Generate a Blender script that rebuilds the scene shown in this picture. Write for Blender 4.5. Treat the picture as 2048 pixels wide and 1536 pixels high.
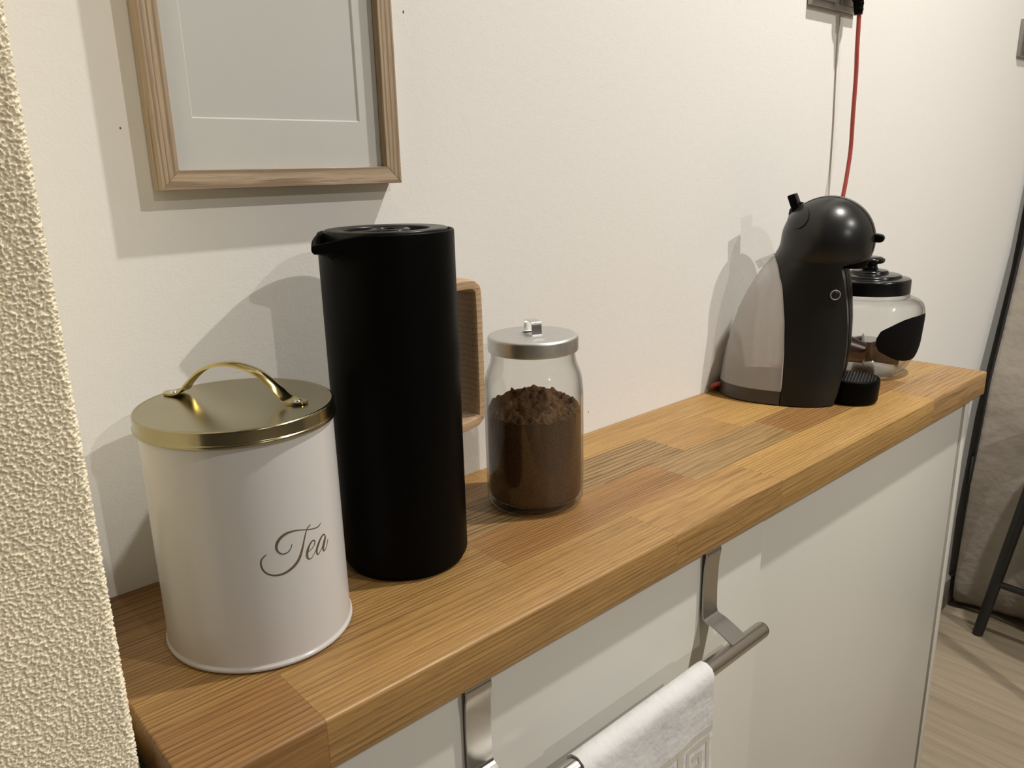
import bpy, bmesh, math, random
import numpy as np
from mathutils import Vector, Matrix

for o in list(bpy.data.objects):
    bpy.data.objects.remove(o, do_unlink=True)
SC = bpy.context.scene
COL = SC.collection
PI = math.pi
H = 0.865            # worktop surface above the floor
CEIL = 2.76          # ceiling height

# ------------------------------------------------------------------ camera
yaw, pitch, roll = math.radians(41.823), math.radians(15.359), math.radians(-1.391)
fw = Vector((math.sin(yaw)*math.cos(pitch), math.cos(yaw)*math.cos(pitch), -math.sin(pitch)))
r0 = Vector((math.cos(yaw), -math.sin(yaw), 0)); u0 = r0.cross(fw)
rr = math.cos(roll)*r0 + math.sin(roll)*u0; uu = -math.sin(roll)*r0 + math.cos(roll)*u0
cd = bpy.data.cameras.new('camera'); cam = bpy.data.objects.new('camera', cd); COL.objects.link(cam)
M = Matrix((rr, uu, -fw)).transposed().to_4x4(); M.translation = Vector((-0.10112, -0.64743, 0.32988+H))
cam.matrix_world = M
cd.sensor_width = 36; cd.lens = 1561.26/2048*36; cd.clip_start = 0.02
SC.camera = cam

# ------------------------------------------------------------------ world, exposure
w = bpy.data.worlds.new('world'); SC.world = w; w.use_nodes = True
w.node_tree.nodes['Background'].inputs[0].default_value = (0.30, 0.27, 0.23, 1)
w.node_tree.nodes['Background'].inputs[1].default_value = 0.15
SC.view_settings.view_transform = 'Standard'; SC.view_settings.look = 'None'
SC.view_settings.gamma = 1; SC.view_settings.use_curve_mapping = False
SC.view_settings.exposure = 0.70
LAMP_COL = (1.0, 0.96, 0.905)
# ceiling downlights: x, y, watts
LAMPS = [(1.17, -0.66, 21.5), (1.28, -2.08, 23.5), (0.20, -4.00, 31.0)]

# ------------------------------------------------------------------ helpers
def mesh_obj(name, verts, faces, mat=None, parent=None, smooth=True, loc=None, angle=None):
    me = bpy.data.meshes.new(name)
    me.from_pydata([tuple(v) for v in verts], [], [tuple(f) for f in faces])
    me.update()
    return fin(name, me, mat, parent, smooth, loc, angle)

def fin(name, me, mat, parent, smooth=True, loc=None, angle=None):
    if smooth:
        me.polygons.foreach_set('use_smooth', [True]*len(me.polygons))
        if angle is not None:
            me.set_sharp_from_angle(angle=math.radians(angle))
    o = bpy.data.objects.new(name, me); COL.objects.link(o)
    if mat is not None: me.materials.append(mat)
    if parent is not None: o.parent = parent
    if loc is not None: o.location = loc
    return o

def empty(name, loc, label, cat, rz=0, group=None):
    o = bpy.data.objects.new(name, None); COL.objects.link(o)
    o.empty_display_size = .05
    o.location = loc; o.rotation_euler = (0, 0, rz)
    o['label'] = label; o['category'] = cat
    if group: o['group'] = group
    return o

def tag(o, label, cat, group=None, kind=None):
    o['label'] = label; o['category'] = cat
    if group: o['group'] = group
    if kind: o['kind'] = kind
    return o

def struct(o):
    o['kind'] = 'structure'; return o

def lathe(prof, seg=64, sx=1.0, sy=1.0, capb=True, capt=True):
    V, F = [], []
    n = len(prof)
    for (r, z) in prof:
        for k in range(seg):
            a = 2*PI*k/seg
            V.append((r*sx*math.cos(a), r*sy*math.sin(a), z))
    for i in range(n-1):
        for k in range(seg):
            k2 = (k+1) % seg
            F.append((i*seg+k, i*seg+k2, (i+1)*seg+k2, (i+1)*seg+k))
    if capb: F.append(tuple(range(seg-1, -1, -1)))
    if capt: F.append(tuple((n-1)*seg+k for k in range(seg)))
    return V, F

def rnd(prof, rad, n=4):
    """round every inner corner of an (r,z) profile with radius rad"""
    out = [prof[0]]
    for i in range(1, len(prof)-1):
        p0, p1, p2 = (Vector(prof[i-1]), Vector(prof[i]), Vector(prof[i+1]))
        a = p0-p1; b = p2-p1
        d = min(rad, a.length*.45, b.length*.45)
        if d < 1e-6: out.append(tuple(p1)); continue
        A = p1+a.normalized()*d; B = p1+b.normalized()*d
        for k in range(n+1):
            t = k/n
            out.append(tuple((1-t)**2*A+2*t*(1-t)*p1+t*t*B))
    out.append(prof[-1])
    return out

def box(x0, x1, y0, y1, z0, z1, bev=0.0, seg=2, edges=None):
    bm = bmesh.new()
    bmesh.ops.create_cube(bm, size=1)
    for v in bm.verts:
        v.co = Vector(((x0+x1)/2+v.co.x*(x1-x0), (y0+y1)/2+v.co.y*(y1-y0), (z0+z1)/2+v.co.z*(z1-z0)))
    if bev > 0:
        es = bm.edges[:] if edges is None else [e for e in bm.edges if edges(e)]
        bmesh.ops.bevel(bm, geom=es, offset=bev, segments=seg, profile=.5, affect='EDGES')
    return bm

def bm_obj(name, bm, mat, parent=None, smooth=True, loc=None, angle=35):
    me = bpy.data.meshes.new(name); bm.to_mesh(me); bm.free()
    return fin(name, me, mat, parent, smooth, loc, angle)

def box_obj(name, d, mat, parent=None, bev=0.0, seg=2):
    return bm_obj(name, box(*d, bev=bev, seg=seg), mat, parent)

def crom(pts, n=8, closed=False):
    P = [np.array(q, float) for q in pts]; out = []
    m = len(P)
    rng = range(m) if closed else range(m-1)
    for i in rng:
        if closed: a, b, c, d = P[(i-1) % m], P[i], P[(i+1) % m], P[(i+2) % m]
        else: a, b, c, d = P[max(i-1, 0)], P[i], P[i+1], P[min(i+2, m-1)]
        for k in range(n):
            t = k/n
            out.append(.5*((2*b)+(-a+c)*t+(2*a-5*b+4*c-d)*t*t+(-a+3*b-3*c+d)*t**3))
    if not closed: out.append(P[-1])
    return out

def tube(pts, rad, seg=10, closed=False, cap=True):
    P = [Vector(q) for q in pts]; n = len(P)
    R = [float(q) for q in rad] if hasattr(rad, '__len__') else [float(rad)]*n
    V, F = [], []
    prev = None
    for i in range(n):
        if closed: t = (P[(i+1) % n]-P[i-1]).normalized()
        else: t = (P[min(i+1, n-1)]-P[max(i-1, 0)]).normalized()
        if prev is None:
            a = Vector((0, 0, 1)) if abs(t.z) < .9 else Vector((1, 0, 0))
            nn = (a-a.dot(t)*t).normalized()
        else:
            nn = (prev-prev.dot(t)*t).normalized()
        prev = nn; b = t.cross(nn)
        for k in range(seg):
            an = 2*PI*k/seg
            V.append(P[i]+R[i]*(math.cos(an)*nn+math.sin(an)*b))
    m = n if closed else n-1
    for i in range(m):
        for k in range(seg):
            k2 = (k+1) % seg; j = (i+1) % n
            F.append((i*seg+k, i*seg+k2, j*seg+k2, j*seg+k))
    if cap and not closed:
        F.append(tuple(range(seg-1, -1, -1))); F.append(tuple((n-1)*seg+k for k in range(seg)))
    return V, F

def extrude_path(path, x0, x1, th, axis='x', bow=None):
    """a strip: path in (y,z) with thickness th, extruded in x"""
    P = [np.array(q, float) for q in path]; n = len(P); L, R = [], []
    for i in range(n):
        t = P[min(i+1, n-1)]-P[max(i-1, 0)]; t /= np.linalg.norm(t); nn = np.array([-t[1], t[0]])
        L.append(P[i]+nn*th/2); R.append(P[i]-nn*th/2)
    ring = L+R[::-1]; m = len(ring); V = []; F = []
    for x in (x0, x1):
        for q in ring: V.append((x, q[0], q[1]))
    for k in range(m):
        k2 = (k+1) % m; F.append((k, k2, m+k2, m+k))
    for i in range(n-1):
        F.append((i, m-1-i, m-2-i, i+1)); F.append((m+i, m+i+1, m+m-2-i, m+m-1-i))
    return V, F

def grid_faces(nu, nv, closed_u=False):
    F = []
    for i in range(nu if closed_u else nu-1):
        for j in range(nv-1):
            i2 = (i+1) % nu
            F.append((i*nv+j, i2*nv+j, i2*nv+j+1, i*nv+j+1))
    return F

def fix_normals(o):
    bm = bmesh.new(); bm.from_mesh(o.data); bmesh.ops.recalc_face_normals(bm, faces=bm.faces)
    bm.to_mesh(o.data); bm.free(); return o

# ------------------------------------------------------------------ materials
def newmat(name):
    m = bpy.data.materials.new(name); m.use_nodes = True
    nt = m.node_tree; b = nt.nodes['Principled BSDF']
    return m, nt, b

def N(nt, typ, **kw):
    n = nt.nodes.new(typ)
    for k, v in kw.items():
        if k in n.inputs.keys() if hasattr(n.inputs, 'keys') else False: n.inputs[k].default_value = v
        else: setattr(n, k, v)
    return n

def coords(nt, scale=(1, 1, 1), loc=(0, 0, 0), rot=(0, 0, 0), kind='Object'):
    tc = nt.nodes.new('ShaderNodeTexCoord'); mp = nt.nodes.new('ShaderNodeMapping')
    mp.inputs['Scale'].default_value = scale; mp.inputs['Location'].default_value = loc; mp.inputs['Rotation'].default_value = rot
    nt.links.new(tc.outputs[kind], mp.inputs['Vector']); return mp.outputs[0]

def noise(nt, vec, scale, detail=3, rough=.55):
    n = nt.nodes.new('ShaderNodeTexNoise'); n.inputs['Scale'].default_value = scale
    n.inputs['Detail'].default_value = detail; n.inputs['Roughness'].default_value = rough
    if vec is not None: nt.links.new(vec, n.inputs['Vector'])
    return n.outputs['Fac']

def ramp(nt, fac, stops):
    r = nt.nodes.new('ShaderNodeValToRGB'); el = r.color_ramp.elements
    while len(el) < len(stops): el.new(.5)
    for e, (p, c) in zip(el, stops):
        e.position = p; e.color = (*c, 1) if len(c) == 3 else c
    nt.links.new(fac, r.inputs[0]); return r.outputs[0]

def mix(nt, fac, a, b, blend='MIX'):
    m = nt.nodes.new('ShaderNodeMix'); m.data_type = 'RGBA'; m.blend_type = blend
    for s, v in ((0, fac), (6, a), (7, b)):
        if hasattr(v, 'links') or hasattr(v, 'is_linked'): nt.links.new(v, m.inputs[s])
        elif s == 0: m.inputs[0].default_value = v
        else: m.inputs[s].default_value = (*v, 1)
    return m.outputs[2]

def bump(nt, b, h, strength=.3, dist=.001):
    n = nt.nodes.new('ShaderNodeBump'); n.inputs['Strength'].default_value = strength; n.inputs['Distance'].default_value = dist
    nt.links.new(h, n.inputs['Height']); nt.links.new(n.outputs[0], b.inputs['Normal']); return n

def math_n(nt, op, a, b=None):
    m = nt.nodes.new('ShaderNodeMath'); m.operation = op
    for i, v in enumerate((a, b)):
        if v is None: continue
        if isinstance(v, (int, float)): m.inputs[i].default_value = v
        else: nt.links.new(v, m.inputs[i])
    return m.outputs[0]

def plain(name, col, rough=.5, metal=0.0, spec=.5, vary=.04, vscale=40, bumps=0.0, bscale=400, bdist=.0004, coat=0.0):
    m, nt, b = newmat(name)
    v = coords(nt)
    f = noise(nt, v, vscale, 3)
    c = ramp(nt, f, [(.3, tuple(x*(1-vary) for x in col)), (.7, tuple(min(1, x*(1+vary)) for x in col))])
    nt.links.new(c, b.inputs['Base Color'])
    b.inputs['Roughness'].default_value = rough; b.inputs['Metallic'].default_value = metal
    b.inputs['Specular IOR Level'].default_value = spec
    b.inputs['Coat Weight'].default_value = coat
    if bumps > 0: bump(nt, b, noise(nt, v, bscale, 3), bumps, bdist)
    return m

def glass_mat(name, tint=(.97, .985, .975), ior=1.45, rough=.02, haze=0.0, hazecol=(.7, .7, .68), boost=1.0, edge=1.0):
    """thin wall glass: clear transmission under a Fresnel reflection"""
    m = bpy.data.materials.new(name); m.use_nodes = True; nt = m.node_tree; nt.nodes.clear()
    out = nt.nodes.new('ShaderNodeOutputMaterial')
    tr = nt.nodes.new('ShaderNodeBsdfTransparent'); tr.inputs[0].default_value = (*tint, 1)
    gl = nt.nodes.new('ShaderNodeBsdfGlossy'); gl.inputs['Roughness'].default_value = rough
    lw = nt.nodes.new('ShaderNodeLayerWeight'); f0 = ((ior-1)/(ior+1))**2
    mx = nt.nodes.new('ShaderNodeMixShader')
    p5 = math_n(nt, 'POWER', lw.outputs['Facing'], 5.0)
    if edge < 1:      # grazing-angle tint painted darker, in place of dark surroundings refracted at the edges
        nt.links.new(mix(nt, math_n(nt, 'POWER', lw.outputs['Facing'], 3.0), tint, tuple(x*edge for x in tint)), tr.inputs[0])
    f = math_n(nt, 'MULTIPLY', math_n(nt, 'ADD', math_n(nt, 'MULTIPLY', p5, 1-f0), f0), boost)
    nt.links.new(f, mx.inputs[0]); nt.links.new(gl.outputs[0], mx.inputs[2])
    if haze > 0:
        df = nt.nodes.new('ShaderNodeBsdfDiffuse'); df.inputs[0].default_value = (*hazecol, 1)
        tl = nt.nodes.new('ShaderNodeBsdfTranslucent'); tl.inputs[0].default_value = (*hazecol, 1)
        m1 = nt.nodes.new('ShaderNodeMixShader'); m1.inputs[0].default_value = .5
        nt.links.new(df.outputs[0], m1.inputs[1]); nt.links.new(tl.outputs[0], m1.inputs[2])
        m2 = nt.nodes.new('ShaderNodeMixShader'); m2.inputs[0].default_value = haze
        nt.links.new(tr.outputs[0], m2.inputs[1]); nt.links.new(m1.outputs[0], m2.inputs[2])
        nt.links.new(m2.outputs[0], mx.inputs[1])
    else:
        nt.links.new(tr.outputs[0], mx.inputs[1])
    nt.links.new(mx.outputs[0], out.inputs[0]); return m

def wood(name, light, mid, dark, off=(0, 0, 0), rings=55, contrast=.5, distort=4.0, tilt=0.0, rough=.42, pore=.5, stretch=.10, bstr=.25):
    m, nt, b = newmat(name)
    v = coords(nt, scale=(stretch, 1, 1), loc=off, rot=(0, 0, tilt))
    wv = nt.nodes.new('ShaderNodeTexWave'); wv.wave_type = 'RINGS'; wv.rings_direction = 'X'; wv.wave_profile = 'SAW'
    wv.inputs['Scale'].default_value = rings; wv.inputs['Distortion'].default_value = distort
    wv.inputs['Detail'].default_value = 2.5; wv.inputs['Detail Scale'].default_value = 1.4; wv.inputs['Detail Roughness'].default_value = .55
    nt.links.new(v, wv.inputs['Vector'])
    ringf = ramp(nt, wv.outputs['Fac'], [(0, (0, 0, 0)), (.5, (.12,)*3), (.88, (1, 1, 1)), (1, (.1,)*3)])
    v2 = coords(nt, scale=(3, 26, 26), loc=off)
    drift = noise(nt, v2, 1.0, 3)
    v3 = coords(nt, scale=(9, 480, 480), loc=off)
    fib = noise(nt, v3, 1.0, 4, .7)
    ff = ramp(nt, fib, [(.36, (1, 1, 1)), (.62, (0, 0, 0))])
    v4 = coords(nt, scale=(40, 1300, 1300), loc=off)
    pr = ramp(nt, noise(nt, v4, 1.0, 2, .5), [(.32, (1, 1, 1)), (.42, (0, 0, 0))])
    rmod = math_n(nt, 'MULTIPLY', ringf, math_n(nt, 'ADD', math_n(nt, 'MULTIPLY', drift, 1.1), .25))
    tot = math_n(nt, 'ADD', math_n(nt, 'MULTIPLY', rmod, contrast*1.5), math_n(nt, 'MULTIPLY', ff, .55))
    base = mix(nt, ramp(nt, drift, [(.3, (0, 0, 0)), (.7, (1, 1, 1))]), light, mid)
    c = mix(nt, math_n(nt, 'MINIMUM', tot, 1.0), base, dark)
    c = mix(nt, math_n(nt, 'MULTIPLY', pr, pore*.6), c, tuple(x*.6 for x in dark))
    nt.links.new(c, b.inputs['Base Color'])
    rg = ramp(nt, fib, [(.3, (rough+.12,)*3), (.7, (rough-.05,)*3)])
    nt.links.new(rg, b.inputs['Roughness'])
    bump(nt, b, math_n(nt, 'SUBTRACT', fib, pr), bstr, .0004)
    return m

def brushed(name, col, rough=.32, axis='x', st=0.0):
    m, nt, b = newmat(name)
    sc = {'x': (2, 700, 700), 'z': (500, 500, 2), 'r': (300, 300, 300)}[axis]
    f = noise(nt, coords(nt, scale=sc), 1.0, 2)
    nt.links.new(ramp(nt, f, [(.3, tuple(x*.94 for x in col)), (.7, col)]), b.inputs['Base Color'])
    nt.links.new(ramp(nt, f, [(.3, (rough+.03,)*3), (.7, (rough-.03,)*3)]), b.inputs['Roughness'])
    b.inputs['Metallic'].default_value = 1.0
    if st > 0: bump(nt, b, f, st, .0002)
    return m

def wall_mat(name, col, bscale=420, bstr=.35, bdist=.0006):
    m, nt, b = newmat(name)
    v = coords(nt)
    n1 = noise(nt, v, bscale, 4, .6); n2 = noise(nt, v, bscale*.22, 3)
    big = noise(nt, v, 3.0, 2)
    nt.links.new(ramp(nt, big, [(.3, tuple(x*.985 for x in col)), (.7, col)]), b.inputs['Base Color'])
    b.inputs['Roughness'].default_value = .85; b.inputs['Specular IOR Level'].default_value = .25
    bump(nt, b, math_n(nt, 'ADD', n1, math_n(nt, 'MULTIPLY', n2, .8)), bstr, bdist)
    return m

MW = wall_mat('painted_plaster', (.80, .785, .745))
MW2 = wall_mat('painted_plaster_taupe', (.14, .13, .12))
MCEIL = wall_mat('ceiling_paint', (.42, .415, .40), 200, .1)
MST = plain('stucco', (.90, .825, .635), .95, vary=.05, vscale=30, bumps=.3, bscale=1500, bdist=.0004, spec=.15)
MWHITE = plain('white_lacquer', (.60, .585, .53), .30, vary=.01, vscale=5)
MWHITE2 = plain('white_melamine', (.58, .565, .515), .45, vary=.01, vscale=5)
MCARC = plain('gap_shade_melamine', (.26, .245, .22), .5, vary=.02)  # carcass coloured grey to paint in the shade of the gap beside the door
MSTEEL = brushed('brushed_steel', (.52, .505, .475), .24, 'x')
MSTRAP = plain('steel_strap', (.43, .415, .385), .27, 1.0, vary=.01)
MALU = brushed('matte_aluminium', (.62, .62, .60), .42, 'r', .08)
MCHROME = plain('bright_steel', (.72, .71, .68), .16, 1.0, vary=.02)
MGOLD = plain('gold_lacquer', (.385, .345, .21), .20, 1.0, vary=.05, vscale=25, bumps=.05, bscale=60, bdist=.0006)
MGOLD2 = plain('gold_polished', (.55, .46, .21), .15, 1.0, vary=.03)
MTIN = plain('white_tin', (.58, .565, .545), .24, vary=.012, vscale=12, coat=.15)
MLET = plain('bronze_print', (.155, .115, .075), .35, .35, vary=.15, vscale=50)
MBLK = plain('black_matte_plastic', (.0016, .0016, .0015), .45, spec=.07, vary=.1)
MLID = plain('black_satin_plastic', (.007, .007, .0068), .32, spec=.35, vary=.1)
MBLK2 = plain('black_gloss_plastic', (.006, .006, .006), .20, spec=.35, vary=.1)
MDARK = plain('charcoal_plastic', (.0135, .0132, .0122), .30, spec=.38, vary=.05, vscale=300, bumps=.04, bscale=1500, bdist=.0001)
MCHALK = plain('chalkboard_black', (.0045, .0045, .0045), .7, spec=.1, vary=.15)
MGREYBASE = plain('grey_tank_base', (.055, .050, .045), .34, vary=.05)
MRED = plain('red_cord', (.36, .055, .040), .5, vary=.15, vscale=400, bumps=.3, bscale=900)
MGLASS = glass_mat('clear_glass', tint=(.99, .993, .99), edge=.6)
MGLASS2 = glass_mat('thick_clear_glass', tint=(.98, .986, .982), boost=1.2, rough=.01, edge=.45)
MPANE = glass_mat('picture_glass', tint=(.985, .99, .985), rough=.0)
MTANK = glass_mat('frosted_tank', tint=(.86, .85, .84), haze=.60, hazecol=(.92, .89, .87), rough=.12)
MRIM = plain('pale_plastic', (.42, .41, .40), .3)
MCLEAR = glass_mat('clear_plastic', tint=(.93, .93, .92), haze=.10, rough=.08, boost=1.5)
MTOWEL = plain('white_linen', (.68, .675, .665), .9, vary=.02, vscale=60, bumps=.6, bscale=42, bdist=.004, spec=.1)
MKEY = plain('beige_woven_border', (.58, .54, .46), .9, vary=.06, vscale=300, bumps=.3, bscale=1500, spec=.1)
MMAT = plain('mount_board', (.71, .70, .67), .8, vary=.01, spec=.2)
MPAPER = plain('blank_print_paper', (.685, .675, .655), .75, vary=.015, vscale=6, spec=.2)
MFRAME = wood('ash_frame', (.50, .39, .265), (.46, .35, .235), (.25, .175, .105), rings=75, distort=4, contrast=.9, pore=.6, stretch=.05)
MFRAMEV = wood('ash_frame_upright', (.50, .39, .265), (.46, .35, .235), (.25, .175, .105), rings=75, distort=4, contrast=.9, pore=.6, stretch=.05)
MHAND = wood('oak_handle', (.56, .40, .245), (.48, .335, .195), (.33, .215, .12), rings=60, distort=2, contrast=.4, pore=.35)
MSOCK = plain('titanium_plate', (.30, .285, .26), .35, .75, vary=.03)
MSOCK2 = plain('titanium_insert', (.24, .228, .21), .40, .6, vary=.03)
MFAB = plain('taupe_fabric', (.29, .255, .212), .95, vary=.10, vscale=9, bumps=.9, bscale=14, bdist=.012, spec=.1)
MLIN = plain('black_lining', (.010, .010, .012), .8, vary=.1)
MBMET = plain('black_metal', (.012, .012, .012), .45, vary=.1)
MBASE = plain('grey_skirting', (.30, .28, .25), .5, vary=.06, vscale=12)
MMARK = plain('scuff', (.10, .08, .06), .8)
MCAPS = plain('brown_capsule', (.085, .035, .022), .35, vary=.15)
MRING = plain('glass_edge', (.55, .57, .56), .15)
MFOIL = plain('capsule_rim', (.55, .52, .50), .3, .3)

def coffee_mat():
    m, nt, b = newmat('ground_coffee')
    v = coords(nt)
    n1 = noise(nt, v, 900, 4, .75); n2 = noise(nt, v, 60, 3)
    c = ramp(nt, n1, [(.33, (.040, .019, .008)), (.5, (.112, .060, .028)), (.70, (.22, .128, .066))])
    c = mix(nt, math_n(nt, 'MULTIPLY', n2, .5), c, (.115, .060, .028))
    nt.links.new(c, b.inputs['Base Color']); b.inputs['Roughness'].default_value = .95; b.inputs['Specular IOR Level'].default_value = .1
    bump(nt, b, n1, .7, .0012); return m
MCOF = coffee_mat()

def bandlimited(nu, nv, du, dv, lo, hi, seed):
    """smooth random field on a grid with wavelengths between lo and hi metres"""
    rng = np.random.default_rng(seed); A = rng.standard_normal((nu, nv))
    fu = np.fft.fftfreq(nu, du)[:, None]; fv = np.fft.fftfreq(nv, dv)[None, :]
    f = np.hypot(fu, fv); k = np.exp(-(f*lo*.75)**2)*(1-np.exp(-(f*hi)**2))
    X = np.real(np.fft.ifft2(np.fft.fft2(A)*k)); return X/X.std()

# ------------------------------------------------------------------ room shell
X0, X1, Y0 = -2.6, 2.45, -5.2
struct(box_obj('wall_back', (-.60, X1+.1, 0, .1, 0, CEIL), MW))
wb = bpy.data.objects['wall_back']
struct(box_obj('wall_right', (X1, X1+.1, Y0, 0, 0, CEIL), MW2))
struct(box_obj('wall_left', (X0-.1, X0, Y0, .1, 0, CEIL), MW2))
struct(box_obj('wall_front', (X0-.1, X1+.1, Y0-.1, Y0, 0, CEIL), MW2))
struct(box_obj('wall_far_left', (X0, -.60, 0, .1, 0, CEIL), MW))
struct(box_obj('ceiling', (X0-.1, X1+.1, Y0-.1, .1, CEIL, CEIL+.1), MCEIL))
# small scuffs on the painted wall
for (x, z, a, b_) in ((.3548, .4726, .0007, .0014), (.0935, .3664, .0006, .0008), (.6085, .028, .0006, .0010)):
    V, F = lathe([(1, 0), (.9, .3), (.4, .5)], 10)
    o = mesh_obj('scuff_mark', [(x+v[0]*a, -.0002-v[2]*.0006, H+z+v[1]*b_) for v in V], F, MMARK, wb)

# rough stucco pier standing left of the worktop: displaced face wrapping round its corner
PX, PY = -.0085, -.195
z0d, z1d = H-.30, H+.62
du = .00050
Lf = .140
nu, nv = int((Lf+.017)/du), int((z1d-z0d)/du)
h1 = bandlimited(nu, nv, du, du, .0022, .0062, 3)
h2 = bandlimited(nu, nv, du, du, .0009, .0020, 8)
hh = np.tanh(h1*1.1)*.00096+h2*.00014
us = (np.arange(nu)*du); rc = .004            # arc length: front face, rounded corner, side face
V = np.zeros((nu, nv, 3)); zz = z0d+np.arange(nv)*du
for i, u in enumerate(us):
    if u < Lf: p = (PX-rc-(Lf-u), PY); n_ = (0, -1)
    elif u < Lf+rc*PI/2:
        a = (u-Lf)/rc; p = (PX-rc+rc*math.sin(a), PY+rc-rc*math.cos(a)); n_ = (math.sin(a), -math.cos(a))
    else: p = (PX, PY+rc+(u-Lf-rc*PI/2)); n_ = (1, 0)
    V[i, :, 0] = p[0]+n_[0]*hh[i]; V[i, :, 1] = p[1]+n_[1]*hh[i]; V[i, :, 2] = zz
me = bpy.data.meshes.new('wall_pier')
idx = np.arange(nu*nv).reshape(nu, nv)
fc = np.stack([idx[:-1, :-1], idx[1:, :-1], idx[1:, 1:], idx[:-1, 1:]], -1).reshape(-1, 4)
me.vertices.add(nu*nv); me.vertices.foreach_set('co', V.reshape(-1).astype(np.float32))
me.loops.add(fc.size); me.loops.foreach_set('vertex_index', fc.reshape(-1).astype(np.int32))
me.polygons.add(len(fc)); me.polygons.foreach_set('loop_start', np.arange(0, fc.size, 4, dtype=np.int32))
me.update(); me.validate()
# solid body of the pier just behind the rough skin, full height
pier = struct(box_obj('wall_pier', (-.60, PX-.0016, PY+.0016, 0, 0, CEIL), MST))
fin('stucco_skin', me, MST, pier)

# floor of long planks running towards the wall
fl = struct(box_obj('floor', (X0, X1, Y0, 0, -.05, -.003), MBASE))
MPL = [wood('laminate_%d' % k, tuple(x*s for x in (.375, .31, .22)), tuple(x*s for x in (.335, .275, .193)), tuple(x*s for x in (.255, .205, .14)),
            off=(k*3.1, k*1.7, 0), rings=9, distort=6, contrast=.35, pore=.1, stretch=1, rough=.42, bstr=.05) for k, s in enumerate((1, .95, 1.05))]
random.seed(4)
for m_ in MPL:      # grain along y
    for n_ in m_.node_tree.nodes:
        if n_.type == 'MAPPING':
            s = n_.inputs['Scale'].default_value; n_.inputs['Scale'].default_value = (s[1]*.35 if s[0] > 2 else 1.0, s[0]*.35 if s[0] > 2 else .12, s[2])
        if n_.type == 'TEX_WAVE': n_.rings_direction = 'Y'
xk = 1.649-.19*22; ci = 0
planks = {}
while xk < X1:
    y = -.9-random.random()*1.3; ys = [0]
    while y > Y0: ys.append(y); y -= 2.2
    ys.append(Y0)
    for a, b_ in zip(ys[:-1], ys[1:]):
        xa, xb = max(xk, X0), min(xk+.19, X1)
        if xb-xa < .02: continue
        key = (round(xb-xa, 3), round(a-b_, 3))
        if key not in planks:
            bm = box(0, xb-xa-.0003, -(a-b_)+.0003, 0, -.003, 0, bev=.0003, seg=1)
            me_ = bpy.data.meshes.new('plank'); bm.to_mesh(me_); bm.free(); planks[key] = me_
        me_ = planks[key].copy() if planks[key].materials else planks[key]
        if me_.materials: me_.materials.clear()
        me_.materials.append(MPL[ci % 3]); ci += random.choice((1, 2))
        o = bpy.data.objects.new('plank', me_); COL.objects.link(o); o.parent = fl; o.location = (xa, a, 0)
    xk += .19

bb = struct(box_obj('baseboard_back', (1.268, X1, -.012, 0, 0, .085), MBASE, bev=.0015))
struct(box_obj('baseboard_right', (X1-.012, X1, Y0, -.014, 0, .085), MBASE, bev=.0015))

# recessed ceiling downlights
MEMIT = bpy.data.materials.new('lamp_lens'); MEMIT.use_nodes = True
nt = MEMIT.node_tree; nt.nodes.clear(); e_ = nt.nodes.new('ShaderNodeEmission'); e_.inputs[0].default_value = (*LAMP_COL, 1); e_.inputs[1].default_value = 12
o_ = nt.nodes.new('ShaderNodeOutputMaterial'); nt.links.new(e_.outputs[0], o_.inputs[0])
WHERE = ['closest to the wall above the worktop', 'in the middle of the room', 'furthest from the worktop wall']
for (x, y, P), wh in zip(LAMPS, WHERE):
    t = empty('ceiling_downlight', (x, y, CEIL), 'round recessed ceiling downlight '+wh, 'downlight', group='ceiling downlights')
    V, F = lathe(rnd([(.034, -.001), (.034, -.006), (.046, -.004), (.048, 0)], .002), 48, capb=False, capt=False)
    mesh_obj('trim_ring', V, F, MWHITE2, t)
    V, F = lathe([(.0335, -.0012), (.0335, -.0008)], 32); mesh_obj('lens', V, F, MEMIT, t)
    ld = bpy.data.lights.new('downlight_beam', 'AREA'); ld.shape = 'DISK'; ld.size = .055; ld.energy = P; ld.color = LAMP_COL
    lo = bpy.data.objects.new('downlight_beam', ld); COL.objects.link(lo); lo.parent = t; lo.location = (0, 0, -.0075)

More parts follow.
